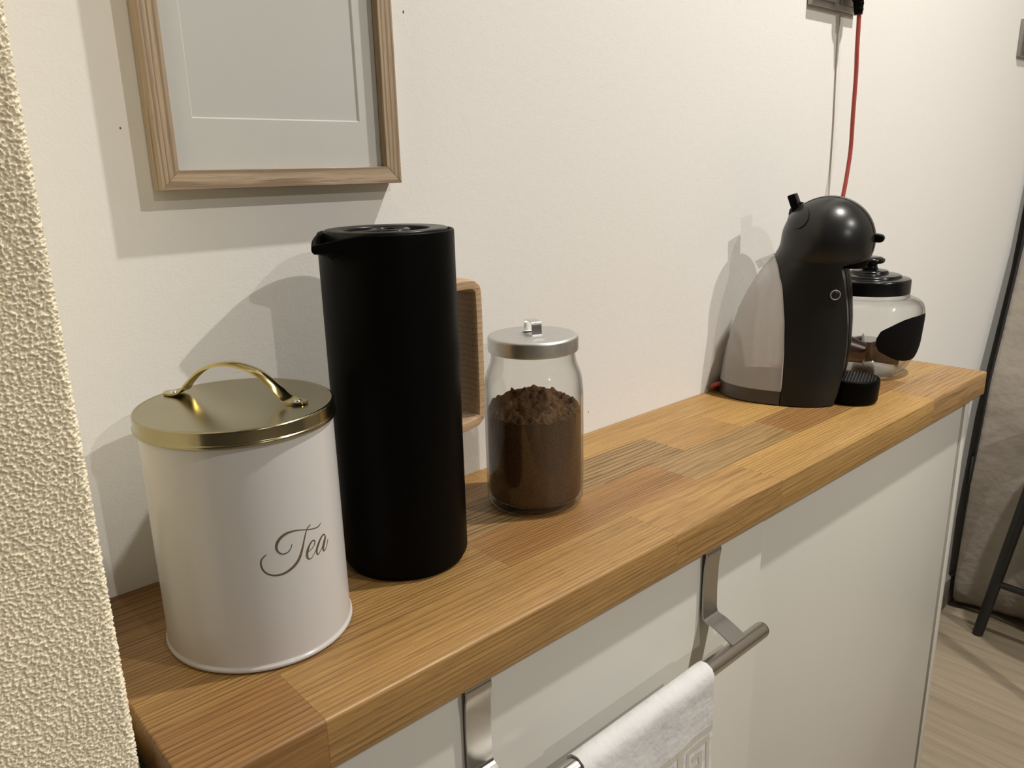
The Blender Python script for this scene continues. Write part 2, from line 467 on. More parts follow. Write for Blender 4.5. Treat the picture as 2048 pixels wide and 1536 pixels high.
# ------------------------------------------------------------------ worktop of glued oak staves
L, D, T = 1.2728, .2561, .038
wt = empty('worktop', (0, 0, H), 'oak butcher-block worktop of glued staves along the wall', 'worktop')
def oak(k, lt, tone, **kw):
    a = np.array(tone)
    return wood('oak_stave_%d' % k, tuple(a*lt), tuple(a*.82*lt), tuple(np.array((a[0]*.40, a[1]*.33, a[2]*.26))*lt), off=(k*.37, k*.113-.05, .02+k*.031), **kw)
TAN, GLD, BRN, GRY, PNK = (.465, .272, .090), (.50, .300, .096), (.38, .202, .066), (.405, .262, .106), (.455, .277, .112)
rows = [
 (-.2561, -.192, [(0, .086, BRN, 1.0, dict(rings=60, contrast=.5, distort=3)), (.086, .4505, TAN, 1.02, dict(rings=120, contrast=.35, distort=2, pore=.8)),
                  (.4505, .6385, TAN, 1.05, dict(rings=40, contrast=.35, distort=9, pore=.7)), (.6385, 1.058, GLD, 1.05, dict(rings=85, contrast=.35, distort=2)),
                  (1.058, L, PNK, 1.02, dict(rings=45, contrast=.4, distort=6))]),
 (-.192, -.128, [(0, .300, TAN, .98, dict(rings=85, contrast=.55, distort=3, pore=.8)), (.300, .572, BRN, 1.08, dict(rings=85, contrast=.55, distort=3)),
                 (.572, .793, GRY, 1.0, dict(rings=40, contrast=.45, distort=8)), (.793, 1.12, BRN, .98, dict(rings=60, contrast=.5, distort=3)), (1.12, L, GLD, 1.0, dict(rings=50, contrast=.4))]),
 (-.128, -.0645, [(0, .235, TAN, .95, dict(rings=75, contrast=.5)), (.235, .6388, GRY, .98, dict(rings=48, contrast=1.0, distort=7, pore=.6)),
                  (.6388, .7645, TAN, 1.06, dict(rings=70, contrast=.3, distort=2)), (.7645, 1.16, GLD, 1.08, dict(rings=60, contrast=.3)), (1.16, L, TAN, 1.03, dict(rings=45, contrast=.4))]),
 (-.0645, -.0006, [(0, .155, BRN, .80, dict(rings=38, contrast=.6, distort=8)), (.155, .41, TAN, 1.02, dict(rings=60, contrast=.4)), (.41, .86, GLD, 1.03, dict(rings=80, contrast=.3, distort=2)), (.86, L, TAN, 1.02, dict(rings=55, contrast=.4))]),
]
k = 0
for ri, (ya, yb, sts) in enumerate(rows):
    for (xa, xb, tone, lt, kw) in sts:
        k += 1
        g = .00008
        bm = box(xa+g, xb-g, ya+(g if ri else 0), yb-g, -T, 0)
        def big(e, ri=ri, xa=xa, xb=xb):
            vs = [v.co for v in e.verts]
            top = all(abs(v.z) < 1e-6 for v in vs); bot = all(abs(v.z+T) < 1e-6 for v in vs)
            fr = ri == 0 and all(abs(v.y+D) < 1e-6 for v in vs)
            le = xa == 0 and all(abs(v.x-g) < 1e-6 for v in vs); re_ = xb == L and all(abs(v.x-(L-g)) < 1e-6 for v in vs)
            return ((top or bot) and (fr or le or re_)) or (fr and (le or re_))
        es = [e for e in bm.edges if big(e)]
        if es: bmesh.ops.bevel(bm, geom=es, offset=.0022, segments=3, profile=.5, affect='EDGES')
        bm_obj('stave', bm, oak(k, lt, tone, **kw), wt)

# ------------------------------------------------------------------ white cabinets under it
def cabinet(x0, x1, yf, label, end):
    t = empty('base_cabinet', ((x0+x1)/2, -D/2, 0), label, 'cabinet')
    cx = (x0+x1)/2; cy = -D/2
    B = lambda n_, d, m_, bv=0: box_obj(n_, (d[0]-cx, d[1]-cx, d[2]-cy, d[3]-cy, d[4], d[5]), m_, t, bv)
    zt = H-T
    B('carcass', (x0, x1, yf+.021, -.002, .085, zt-.0002), MCARC, .0005)
    B('plinth', (x0, x1, yf+.05, yf+.066, 0, .084), MWHITE2)
    if end:
        B('door', (x0+.001, 1.2313, yf, yf+.018, .088, zt-.005), MWHITE, .001)
        B('side_panel', (x1+.0006, x1+.0186, yf, -.002, 0, zt-.0002), MWHITE, .0008)
    else:
        B('door', (x0+.001, x1-.001, yf, yf+.018, .088, zt-.005), MWHITE, .001)
    return t
cabinet(.022, .6245, -.2455, 'white lacquered base cabinet behind the towel rail', False)
cabinet(.6265, 1.2440, -.2400, 'white lacquered base cabinet at the curtain end of the worktop', True)

# ------------------------------------------------------------------ towel rail over the door
RY, RZ = -.2835, -.139
tr_ = empty('towel_rail', (.36, RY, H+RZ), 'brushed steel towel rail hooked over the cabinet door', 'towel rail')
V, F = tube([(x-.36, 0, 0) for x in (.135, .1365, .35, .5645, .566)], [.0080, .0085, .0085, .0085, .0080], 28)
mesh_obj('bar', V, F, MSTEEL, tr_, angle=50)
for x in (.1342, .5668):
    V, F = lathe(rnd([(.0078, -.0008), (.0078, .0006), (.0065, .0012)], .0004), 24)
    mesh_obj('end_cap', [(x-.36+v[2]*(1 if x > .3 else -1), v[0], v[1]) for v in V], F, MBLK2, tr_)
for x in (.2125, .5200):
    pth = crom([(-.226, -.0425), (-.236, -.0408), (-.2478, -.0412), (-.2510, -.0455), (-.2492, -.060), (-.2484, -.085), (-.2490, -.108), (-.2500, -.1155), (-.2530, -.1182), (-.262, -.1205), (-.2745, -.1255), (-.2850, -.1308)], 4)
    V, F = extrude_path([(q[0]-RY, q[1]-RZ) for q in pth], x-.36-.0122, x-.36+.0122, .0018)
    fix_normals(mesh_obj('bracket', V, F, MSTRAP, tr_, angle=40))

# towel draped over the bar
TX0, TX1 = .284, .463
def towel_pt(x, s, off=0.0):
    """s: arc length from the crown of the bar, + to the front; off: distance along the outward normal"""
    R = .0112; q = (x-TX0)/(TX1-TX0)
    fan = 1+.05*max(0, min(1, abs(s)/.25))
    ph = .0010*math.sin(q*9+1)+.0007*math.sin(q*19+s*20)
    arc = R*PI/2
    if abs(s) <= arc:
        a = s/R; n_ = (-math.sin(a), math.cos(a)); y, z = RY+n_[0]*R, RZ+n_[1]*R
        wv = ph*max(0, s)/arc*.4
    else:
        d = abs(s)-arc; sg = 1 if s > 0 else -1
        n_ = (-sg, 0.0); y, z = RY-sg*R, RZ-d
        wv = ph*(.4+.6*min(1, d/.05)) if sg > 0 else ph*.2
        if sg > 0: y -= .05*d*d/.3+.004*min(1, d/.1)*math.sin(q*5+.5)
        else: y -= .0
    y -= wv
    xc = (TX0+TX1)/2
    return ((xc+(x-xc)*fan+.004*min(abs(s)/.2, 1)), y+n_[0]*off, z+n_[1]*off)
tw = empty('towel', (.36, RY, H+RZ), 'white linen towel with beige Greek key border over the steel rail', 'towel')
nx, ns = 41, 90; ss = np.linspace(-.30, .34, ns)
def wloc(p): return (p[0]-.36, p[1]-RY, p[2]-RZ)
V = []; F = []
for off in (0, -.0022):
    for i in range(nx):
        for j in range(ns): V.append(wloc(towel_pt(TX0+(TX1-TX0)*i/(nx-1), ss[j], off)))
A = nx*ns
for (a, b_, c, d) in grid_faces(nx, ns): F.append((a, b_, c, d)); F.append((A+d, A+c, A+b_, A+a))
def rim(lst):
    for a, b_ in zip(lst[:-1], lst[1:]): F.append((a, b_, A+b_, A+a))
rim([j for j in range(ns)]); rim([(nx-1)*ns+j for j in range(ns)]); rim([i*ns for i in range(nx)]); rim([i*ns+ns-1 for i in range(nx)])
fix_normals(mesh_obj('cloth', V, F, MTOWEL, tw, angle=60))
# Greek key woven border, lying on the cloth
V = []; F = []
def key_rect(xa, xb, sa, sb):
    n1 = max(2, int(abs(xb-xa)/.004)+2); n2 = max(2, int(abs(sb-sa)/.004)+2); b0 = len(V)
    for i in range(n1):
        for j in range(n2): V.append(wloc(towel_pt(xa+(xb-xa)*i/(n1-1), sa+(sb-sa)*j/(n2-1), .0003)))
    for (a, b_, c, d) in grid_faces(n1, n2): F.append((b0+a, b0+b_, b0+c, b0+d))
cell = .0042; tw_ = .0054
path = [(11.5, 0), (0, 0), (0, 11), (10, 11), (10, 2.4), (2.6, 2.4), (2.6, 8.4), (7.3, 8.4), (7.3, 5.2), (5.0, 5.2)]
xr = TX1-.0035; s0 = .0735; flip = False
for c_ in range(4):
    xR = xr-c_*cell*12.2
    for (p, q) in zip(path[:-1], path[1:]):
        def mp(t): 
            gx = t[0] if not flip else 11-t[0]
            return xR-(11-gx)*cell, s0+t[1]*cell
        (xa, sa), (xb, sb) = mp(p), mp(q)
        xa, xb = sorted((xa, xb)); sa, sb = sorted((sa, sb))
        xa -= tw_/2; xb += tw_/2; sa -= tw_/2; sb += tw_/2
        key_rect(max(TX0, xa), min(TX1-.0002, xb), sa, sb)
    flip = not flip
mesh_obj('key_border', V, F, MKEY, tw)

# ------------------------------------------------------------------ picture frame
FX0, FX1, FZ0, FZ1, FY = .1108, .3282, .3205, .6255, -.0205
pf = empty('picture_frame', ((FX0+FX1)/2, 0, H+FZ0), 'ash wood picture frame with blank white mount hung above the canister', 'picture frame')
fcx = (FX0+FX1)/2
def rail(name, pts, m_, along):
    # pts: outer a, outer b, inner b, inner a in (x,z); front face at FY, rebated; back at wall
    prof = [(0, -.0008), (0, FY), (1, FY+.0006), (1, -.0115)]       # (0 outer .. 1 inner, y)
    V = []; F = []
    (oa, ob, ib, ia) = [np.array(q) for q in pts]
    for e0, e1 in ((oa, ia), (ob, ib)):
        for (t, y) in prof: q = e0*(1-t)+e1*t; V.append((q[0]-fcx, y, q[1]-FZ0))
    n_ = len(prof)
    for i in range(n_): j = (i+1) % n_; F.append((i, j, n_+j, n_+i))
    F.append((3, 2, 1, 0)); F.append((n_, n_+1, n_+2, n_+3))
    o = mesh_obj(name, V, F, m_, pf, smooth=False); fix_normals(o)
    bm = bmesh.new(); bm.from_mesh(o.data); bmesh.ops.bevel(bm, geom=bm.edges[:], offset=.0004, segments=1, affect='EDGES'); bm.to_mesh(o.data); bm.free()
    return o
rw = .0147
o1, o2, o3, o4 = (FX0, FZ0), (FX1, FZ0), (FX1, FZ1), (FX0, FZ1)
i1, i2, i3, i4 = (FX0+rw, FZ0+rw), (FX1-rw, FZ0+rw), (FX1-rw, FZ1-rw), (FX0+rw, FZ1-rw)
for n_ in MFRAMEV.node_tree.nodes:
    if n_.type == 'MAPPING':
        s = n_.inputs['Scale'].default_value; n_.inputs['Scale'].default_value = (s[2], s[1], s[0])
    if n_.type == 'TEX_WAVE': n_.rings_direction = 'Z'
rail('rail', (o1, o2, i2, i1), MFRAME, 'x'); rail('rail', (o3, o4, i4, i3), MFRAME, 'x')
rail('stile', (o2, o3, i3, i2), MFRAMEV, 'z'); rail('stile', (o4, o1, i1, i4), MFRAMEV, 'z')
# mount with a bevelled window
MX0, MX1, MZ0, MZ1 = .1450, .2925, .3752, .5710
V = []; F = []
def rect(x0, x1, z0, z1, y): return [(x0-fcx, y, z0-FZ0), (x1-fcx, y, z0-FZ0), (x1-fcx, y, z1-FZ0), (x0-fcx, y, z1-FZ0)]
V += rect(FX0+.006, FX1-.006, FZ0+.006, FZ1-.006, -.0100); V += rect(MX0-.0012, MX1+.0012, MZ0-.0012, MZ1+.0012, -.0100)
V += rect(MX0, MX1, MZ0, MZ1, -.0086)
for a, b_ in ((0, 4), (4, 8)):
    for k in range(4): k2 = (k+1) % 4; F.append((a+k, a+k2, b_+k2, b_+k))
fix_normals(mesh_obj('mount', V, F, MMAT, pf, smooth=False))
box_obj('print', (FX0+.008-fcx, FX1-.008-fcx, -.0084, -.0076, .008, FZ1-FZ0-.008), MPAPER, pf)
box_obj('glass_pane', (FX0+.006-fcx, FX1-.006-fcx, -.0112, -.0104, .006, FZ1-FZ0-.006), MPANE, pf)
box_obj('backing_board', (FX0+.004-fcx, FX1-.004-fcx, -.0070, -.0015, .004, FZ1-FZ0-.004), MWHITE2, pf)

# ------------------------------------------------------------------ tea canister
CA, CB = .0652, .0695
tc_ = empty('tea_canister', (.107, -.120, H), 'white tin tea canister with gold lid and script lettering', 'canister', rz=.22)
V, F = lathe(rnd([(.2, .0012), (.985, .0012), (1.012, .0016), (1.018, .0036), (.990, .0052), (.990, .1660), (.94, .1672)], .0012), 96, CA, CB)
# radii are in units of the semi axes: rebuild the rounding with true sizes
def lathe2(prof, seg=96, sx=CA, sy=CB):
    return lathe([(r/.067, z) for r, z in prof], seg, sx, sy)
V, F = lathe2(rnd([(.02, .0008), (.0655, .0008), (.0682, .0012), (.0684, .0034), (.0668, .0050), (.0665, .1655), (.060, .1662)], .0009))
mesh_obj('body', V, F, MTIN, tc_, angle=30)
V, F = lathe2(rnd([(.0655, .1640), (.0692, .1640), (.0692, .1660), (.0683, .1668), (.0683, .1748), (.0668, .1757), (.0655, .1752), (.030, .1752)], .0008))
mesh_obj('lid', V, F, MGOLD, tc_, angle=30)
# handle: strap arch with a rolled section, riveted at flared ends
hd = np.array((.51, -.86, 0)); hc = np.array((.0035, .0105, 0))
rot = Matrix.Rotation(-.22, 3, 'Z')
def hl(p): return tuple(rot @ Vector(p))
prof = crom([(-.0600, .0004), (-.0560, .0003), (-.0480, .0006), (-.0430, .0030), (-.0360, .0115), (-.0250, .0200), (-.0120, .0248), (0, .0262), (.0120, .0248), (.0250, .0200), (.0360, .0115), (.0430, .0030), (.0480, .0006), (.0560, .0003), (.0600, .0004)], 5)
hn = np.array((-hd[1], hd[0], 0))
V = []; F = []; nsec = 9
for i, q in enumerate(prof):
    t = prof[min(i+1, len(prof)-1)]-prof[max(i-1, 0)]; t /= np.linalg.norm(t); nrm = np.array((-t[1], t[0]))
    au = abs(q[0])
    wdt = .0052 if au < .036 else .0052+.0016*min(1, (au-.036)/.010)
    if au > .050: wdt = .0068*max(.12, math.sqrt(max(0, 1-((au-.050)/.0102)**2)))
    cup = .0016 if au < .036 else .0016*max(0, 1-(au-.036)/.010)
    top = []
    for sgn in (1, -1):
        for k in range(nsec):
            v = -1+2*k/(nsec-1); v *= sgn
            hgt = .0006*sgn+(cup*(1-v*v)-cup if True else 0)
            p = hc+hd*(q[0]+nrm[0]*hgt)+hn*(v*wdt)+np.array((0, 0, .1756+q[1]+nrm[1]*hgt+.0006))
            V.append(hl(p))
m_ = 2*nsec
for i in range(len(prof)-1):
    for k in range(m_): k2 = (k+1) % m_; F.append((i*m_+k, i*m_+k2, (i+1)*m_+k2, (i+1)*m_+k))
F.append(tuple(range(m_))); F.append(tuple((len(prof)-1)*m_+k for k in range(m_)))
hnd = fix_normals(mesh_obj('handle', V, F, MGOLD2, tc_, angle=50))
for sgn in (-1, 1):
    V, F = lathe([(.0030, 0), (.0029, .0006), (.0022, .0012), (.0010, .0015)], 20)
    p = hc+hd*(sgn*.0525)
    mesh_obj('rivet', [(v[0]+hl(p)[0], v[1]+hl(p)[1], v[2]+.1766) for v in V], F, MCHROME, hnd)
# painted word: strokes as (angle, height, half width) on the tin
STROKES = [
[(-1.8133,.08978,.00031),(-1.8239,.08761,.00036),(-1.8521,.08534,.00042),(-1.8914,.08449,.00045),(-1.9247,.08484,.00046),(-1.9554,.08651,.00055),(-1.9717,.08873,.00072),(-1.9728,.09138,.0009),(-1.9566,.09418,.00101),(-1.9194,.09681,.001),(-1.8625,.09852,.00088),(-1.7988,.09883,.00064),(-1.7263,.09813,.00043),(-1.6505,.09661,.00034),(-1.5688,.09497,.00035),(-1.4967,.09412,.0004),(-1.4511,.09457,.00041),(-1.4296,.09593,.0003)],
[(-1.5759,.09838,.00043),(-1.6078,.09736,.00045),(-1.6318,.09555,.00048),(-1.6594,.09139,.00052),(-1.688,.08627,.00068),(-1.7153,.08159,.0009),(-1.753,.07715,.00106),(-1.8025,.07396,.00103),(-1.863,.07171,.00095),(-1.9269,.07043,.00081),(-1.987,.07034,.00068),(-2.0441,.07125,.00061),(-2.0921,.07327,.00057),(-2.1253,.0762,.00058),(-2.1412,.08003,.00058),(-2.1361,.08331,.00056),(-2.1141,.08538,.00047),(-2.0802,.08701,.00033)],
[(-1.6387,.07957,.00023),(-1.5949,.08034,.00031),(-1.551,.08257,.00039),(-1.538,.08467,.00044),(-1.5493,.08598,.00038),(-1.5762,.08599,.00056),(-1.6096,.0842,.00074),(-1.6402,.08109,.00102),(-1.6537,.078,.00102),(-1.6499,.07543,.00073),(-1.6275,.07391,.00039),(-1.5971,.07419,.00034),(-1.5574,.07654,.0003),(-1.5308,.07851,.00027)],
[(-1.3762,.08364,.00057),(-1.3887,.08578,.00045),(-1.4158,.08609,.00058),(-1.4563,.08429,.0008),(-1.4975,.08102,.00098),(-1.5228,.07777,.00087),(-1.5232,.07504,.00053),(-1.5057,.07416,.00043),(-1.4673,.07612,.00036),(-1.4132,.07949,.00043),(-1.3842,.08263,.00057)],
[(-1.3724,.08378,.00074),(-1.3998,.08059,.00119),(-1.4222,.07776,.00115),(-1.4276,.07515,.00076),(-1.4079,.07413,.00048),(-1.3694,.07612,.00038),(-1.3351,.08061,.00031)]]
V = []; F = []
for si, st in enumerate(STROKES):
    C = crom([(a*.0675, z, hw) for a, z, hw in st], 8); n_ = len(C); b0 = len(V)
    for i, q in enumerate(C):
        t = C[min(i+1, n_-1)][:2]-C[max(i-1, 0)][:2]; t = t/np.linalg.norm(t); nn = np.array((-t[1], t[0]))
        for sg in (1, -1):
            e_ = q[:2]+nn*sg*q[2]; a = e_[0]/.0675; f_ = (.0665/.067)+.0035+si*.0002
            V.append((CA*f_*math.cos(a), CB*f_*math.sin(a), e_[1]))
    for i in range(n_-1): F.append((b0+2*i, b0+2*i+1, b0+2*i+3, b0+2*i+2))
mesh_obj('lettering', V, F, MLET, tc_)

# ------------------------------------------------------------------ black carafe with wooden handle
phi = math.radians(8)
pc = empty('carafe', (.2504, -.1077, H), 'tall matte black carafe with oak loop handle', 'carafe', rz=phi)   # local +x: handle, -x: spout
SEG = 128
def spout_amt(a):      # a: angle from the spout direction
    d = abs((a-PI+PI) % (2*PI)-PI) if False else abs(math.atan2(math.sin(a-PI), math.cos(a-PI)))
    return max(0, 1-d/.56)
def ring(r, z, sp=0.0, dz=0.0):
    out = []
    for k in range(SEG):
        a = 2*PI*k/SEG; s = spout_amt(a)**1.5
        R = r+sp*s
        out.append((R*math.cos(a), R*math.sin(a), z+dz*s))
    return out
RB = .0545
prof = [(RB-.010, .0006, 0), (RB-.0035, .0006, 0), (RB-.0020, .0030, 0), (RB-.0022, .0050, 0), (RB-.0004, .0058, 0), (RB, .0075, 0), (RB, .14, 0), (RB, .255, 0), (RB, .264, .0), (RB, .2690, .003), (RB, .2722, .0125), (RB, .2740, .0168), (RB, .2790, .0185), (RB, .2820, .0188), (RB-.0002, .2848, .0186), (RB-.0010, .2856, .0180), (RB-.0022, .2855, .0170), (RB-.0030, .2840, .0160), (RB-.0042, .274, .0130), (RB-.0042, .262, 0), (RB-.012, .258, 0)]
V = []; F = []
for i_, (r, z, sp) in enumerate(prof): V += ring(r, z, sp, -.0062*min(1, max(0, (z-.272)/.010)) if z > .272 else 0)
for i in range(len(prof)-1):
    for k in range(SEG): k2 = (k+1) % SEG; F.append((i*SEG+k, i*SEG+k2, (i+1)*SEG+k2, (i+1)*SEG+k))
F.append(tuple(range(SEG-1, -1, -1))); F.append(tuple((len(prof)-1)*SEG+k for k in range(SEG)))
mesh_obj('body', V, F, MBLK, pc, angle=40)
# lid: inset disc with a well, a cross bar and a hub
R1 = RB-.0052
V, F = lathe(rnd([(R1-.004, .262), (R1, .264), (R1, .2866), (R1-.0018, .2874), (R1-.0135, .2868), (R1-.0145, .2860), (R1-.0155, .2700), (.006, .2690)], .0008), 96)
mesh_obj('lid', V, F, MLID, pc, angle=35)
lidbar = bm_obj('lid_bar', box(-.0345, -.012, -.0045, .0045, .2695, .2864, .0008), MLID, pc)
V, F = lathe(rnd([(.004, .2695), (.0165, .2695), (.0165, .2858), (.0152, .2866), (.0128, .2866), (.0122, .2856), (.0118, .2740), (.004, .2735)], .0006), 48)
mesh_obj('lid_hub', [(v[0]+.004, v[1], v[2]) for v in V], F, MBLK2, pc, angle=35)
# wooden loop handle in the plane of the spout: rounded rectangle, solid bent stock
za, zb = .0985, .2385
pl = [(.0500, zb-.0055), (.076, zb-.0055), (.0855, zb-.0085), (.0890, zb-.0175), (.0895, (za+zb)/2), (.0890, za+.0175), (.0855, za+.0085), (.076, za+.0055), (.0500, za+.0055)]
C = crom(pl, 6); V = []; F = []
hw, ht = .0170, .0054
sec = []
for k in range(16):
    a = 2*PI*k/16; c_, s_ = math.cos(a), math.sin(a)
    sec.append((hw*math.copysign(abs(c_)**.45, c_), ht*math.copysign(abs(s_)**.45, s_)))
for i, q in enumerate(C):
    t = C[min(i+1, len(C)-1)]-C[max(i-1, 0)]; t /= np.linalg.norm(t); nn = np.array((-t[1], t[0]))
    for (a, b_) in sec: V.append((q[0]+nn[0]*b_, a, q[1]+nn[1]*b_))
for i in range(len(C)-1):
    for k in range(16): k2 = (k+1) % 16; F.append((i*16+k, i*16+k2, (i+1)*16+k2, (i+1)*16+k))
F.append(tuple(range(16))); F.append(tuple((len(C)-1)*16+k for k in range(16)))
fix_normals(mesh_obj('handle', V, F, MHAND, pc, angle=45))

# ------------------------------------------------------------------ storage jar with ground coffee
jc = (.4147, -.1032)
jar = empty('storage_jar', (*jc, H), 'clear glass jar with brushed aluminium lid beside the black carafe', 'jar', rz=math.radians(-20))
outer = rnd([(.012, .0024), (.040, .0012), (.0462, .0016), (.0492, .0065), (.0496, .030), (.0496, .118), (.0478, .134), (.0430, .1460), (.0415, .1530), (.0415, .1680), (.0405, .1690)], .006, 5)
V, F = lathe(outer, 96, capt=False)
mesh_obj('glass_body', V, F, MGLASS2, jar, angle=60)
inner = rnd([(.012, .0062), (.040, .0062), (.0462, .0095), (.0474, .0140), (.0474, .118), (.0456, .133), (.0410, .1455), (.0398, .1530), (.0398, .1690)], .005, 5)
V, F = lathe(inner, 96, capt=False)
mesh_obj('glass_inner_wall', V, [f[::-1] for f in F], MGLASS, jar, angle=60)
V, F = lathe(rnd([(.0425, .1592), (.0440, .1586), (.0446, .1600), (.0446, .1722), (.0432, .1740), (.0405, .1743), (.020, .1743)], .0014), 96)
lid = mesh_obj('lid', V, F, MALU, jar, angle=30)
pth = crom([(-.0115, .1747), (-.0100, .1752), (-.0094, .1800), (-.0088, .1858), (-.0060, .1876), (0, .1878), (.0060, .1876), (.0088, .1858), (.0094, .1800), (.0098, .1762), (.0115, .1752), (.0150, .1750)], 4)
V, F = extrude_path(pth, -.0052, .0052, .0011)
fix_normals(mesh_obj('knob', V, F, MCHROME, lid, angle=45))
V, F = lathe([(.0016, 0), (.0014, .0006), (.0006, .0010)], 14)
mesh_obj('rivet', [(v[0], v[1]+.0125, v[2]+.1756) for v in V], F, MCHROME, lid)

# ground coffee: a mound of loose powder
nr, na = 70, 200; RC = .0470
rng = np.random.default_rng(5)
gx = 256; fld = bandlimited(gx, gx, .1/gx, .1/gx, .011, .026, 11); fld2 = bandlimited(gx, gx, .1/gx, .1/gx, .0014, .0045, 12)
def fs(f, x, y):
    a, b_ = (x+.05)/.1*gx, (y+.05)/.1*gx; i, j = int(a), int(b_); a -= i; b_ -= j
    g = lambda p, q: f[p % gx, q % gx]
    return g(i, j)*(1-a)*(1-b_)+g(i+1, j)*a*(1-b_)+g(i, j+1)*(1-a)*b_+g(i+1, j+1)*a*b_
V = []; F = []
def coffee_h(x, y):
    r = math.hypot(x, y)/RC
    back = (x*.69+y*.72)/RC                                     # +1 towards the wall, away from the room corner
    base = .0955+.0105*max(0, back)+.0100*math.exp(-((r-.25)/.5)**2)
    crater = -.012*math.exp(-((x-.016)**2+(y+.012)**2)/(.013**2))
    damp = min(1, (1-r)*6)
    return base+crater*.9+(.0022*fs(fld, x, y)+.0004*fs(fld2, x, y))*(.45+.55*damp)
V.append((0, 0, coffee_h(0, 0)))
for i in range(1, nr+1):
    for k in range(na):
        a = 2*PI*k/na; r = RC*i/nr; x, y = r*math.cos(a), r*math.sin(a); V.append((x, y, coffee_h(x, y)))
for k in range(na): F.append((0, 1+k, 1+(k+1) % na))
for i in range(nr-1):
    for k in range(na): k2 = (k+1) % na; F.append((1+i*na+k, 1+(i+1)*na+k, 1+(i+1)*na+k2, 1+i*na+k2))
top = 1+(nr-1)*na; side = [(RC, .070), (RC, .0145), (.0458, .0102), (.0398, .0072), (.012, .0070)]
prev = top
for (r, z) in side:
    b0 = len(V)
    for k in range(na): a = 2*PI*k/na; V.append((r*math.cos(a), r*math.sin(a), z))
    for k in range(na): k2 = (k+1) % na; F.append((prev+k, b0+k, b0+k2, prev+k2))
    prev = b0
F.append(tuple(prev+k for k in range(na-1, -1, -1)))
cof = mesh_obj('ground_coffee', V, F, MCOF, None, loc=(*jc, H), angle=70); fix_normals(cof)
tag(cof, 'brown ground coffee heaped inside the clear glass jar', 'coffee', kind='stuff')

# ------------------------------------------------------------------ capsule coffee machine
MA = math.radians(20)
cm = empty('coffee_machine', (.98, -.19, H), 'charcoal capsule coffee machine with round head and frosted water tank', 'coffee machine', rz=MA-PI/2)
# local frame: +x forward (out of the spout), +y to its left, z up; the near side has local y < 0
def tab(pts): a = np.array(pts); return lambda z: float(np.interp(z, a[:, 0], a[:, 1]))
def stab(pts, wdw=.010):
    a = np.array(pts); zf = np.linspace(-.03, .30, 1321); y = np.interp(zf, a[:, 0], a[:, 1])
    # extend linearly below the first point so that smoothing keeps the ends
    sl = (a[1, 1]-a[0, 1])/(a[1, 0]-a[0, 0]); y[zf < a[0, 0]] = a[0, 1]+sl*(zf[zf < a[0, 0]]-a[0, 0])
    k = np.hanning(int(wdw/.00025)*2+1); k /= k.sum(); ys = np.convolve(np.pad(y, len(k)//2, mode='edge'), k, 'valid')
    return lambda z: float(np.interp(z, zf, ys))
HCU, HCZ, HR, HRZ, HW = -.0665, .2250, .0612, .0606, .0630
def ball(z): return math.sqrt(max(0, 1-((z-HCZ)/HRZ)**2))
_fb = stab([(0,-.037),(.0176,-.0325),(.045,-.0287),(.079,-.0267),(.112,-.0275),(.142,-.0307),(.1757,-.0367),(.1905,-.0405),(.25,-.056)])
_ch = tab([(.1930, 0), (.1955, .10), (.1975, .35), (.1995, .68), (.2015, .90), (.2040, 1)])
def front(z):
    hd_ = HCU+HR*ball(z)
    if z <= .193: return _fb(z)
    k = _ch(z); return _fb(z)*(1-k)+hd_*k
def envf(z):
    k = min(1, max(0, (z-.09)/.115)); k = k*k*(3-2*k)
    return (_fb(z)+.010)*(1-k)+(HCU+HR*ball(max(z, .204)))*k
_sb = stab([(0,-.104),(.0385,-.103),(.0735,-.1033),(.119,-.1064),(.1634,-.1128),(.194,-.122),(.2075,-.1338),(.24,-.156)], .006)
_rb = stab([(0,-.2028),(.0162,-.2026),(.0406,-.1992),(.0651,-.1959),(.096,-.1892),(.1313,-.1789),(.1614,-.1651),(.1823,-.153),(.2075,-.1338),(.24,-.109)])
_hr = stab([(.17,-.1560),(.2075,-.1338),(.2110,-.1318),(.2155,-.1298),(.2205,-.1283),(.2260,-.1277),(.24,-.1258)], .004)
def headrear(z):
    b_ = HCU-HR*ball(z); k = min(1, max(0, (z-.2225)/.014)); k = k*k*(3-2*k)
    return _hr(z)*(1-k)+b_*k
def seam(z): return _sb(z) if z <= .2072 else headrear(z)
def rear(z): return min(_rb(z), _sb(z)) if z <= .2072 else headrear(z)
_wb = stab([(0, .071), (.03, .070), (.1, .0645), (.15, .0595), (.18, .0572), (.20, .0575), (.25, .06)])
def Wt(z):
    k = min(1, max(0, (z-.190)/.022)); k = k*k*(3-2*k)
    return _wb(min(z, .21))*(1-k)+HW*ball(max(z, .2))*k
def half(u, z):
    if z >= HCZ+HRZ-1e-6: return 0.0
    r_, f_ = rear(z), envf(z)
    s = min(1, max(0, (u-r_)/max(1e-6, f_-r_)))
    Wz = Wt(z)
    n_ = 2.5-.5*min(1, max(0, (z-.17)/.05))
    return Wz*max(0, 1-abs(2*s-1)**n_)**(1/n_)
def levels(a, b_, n_): return list(np.linspace(a, b_, n_))
ZL = sorted(set([round(z, 5) for z in levels(.0, .19, 40)+levels(.19, .208, 22)+levels(.208, .26, 24)+[HCZ+HRZ*math.sin(a_) for a_ in np.linspace(.6, 1.565, 34)]]))
NU = 40
def sect(z, ua, ub, sc=1.0):
    """closed outline between ua and ub at height z"""
    pts = []
    for k in range(NU+1):
        c = .5-.5*math.cos(PI*k/NU); u = ua+(ub-ua)*c; pts.append((u, -half(u, z)*sc, z))
    for k in range(NU, -1, -1):
        c = .5-.5*math.cos(PI*k/NU); u = ua+(ub-ua)*c; pts.append((u, half(u, z)*sc, z))
    return pts
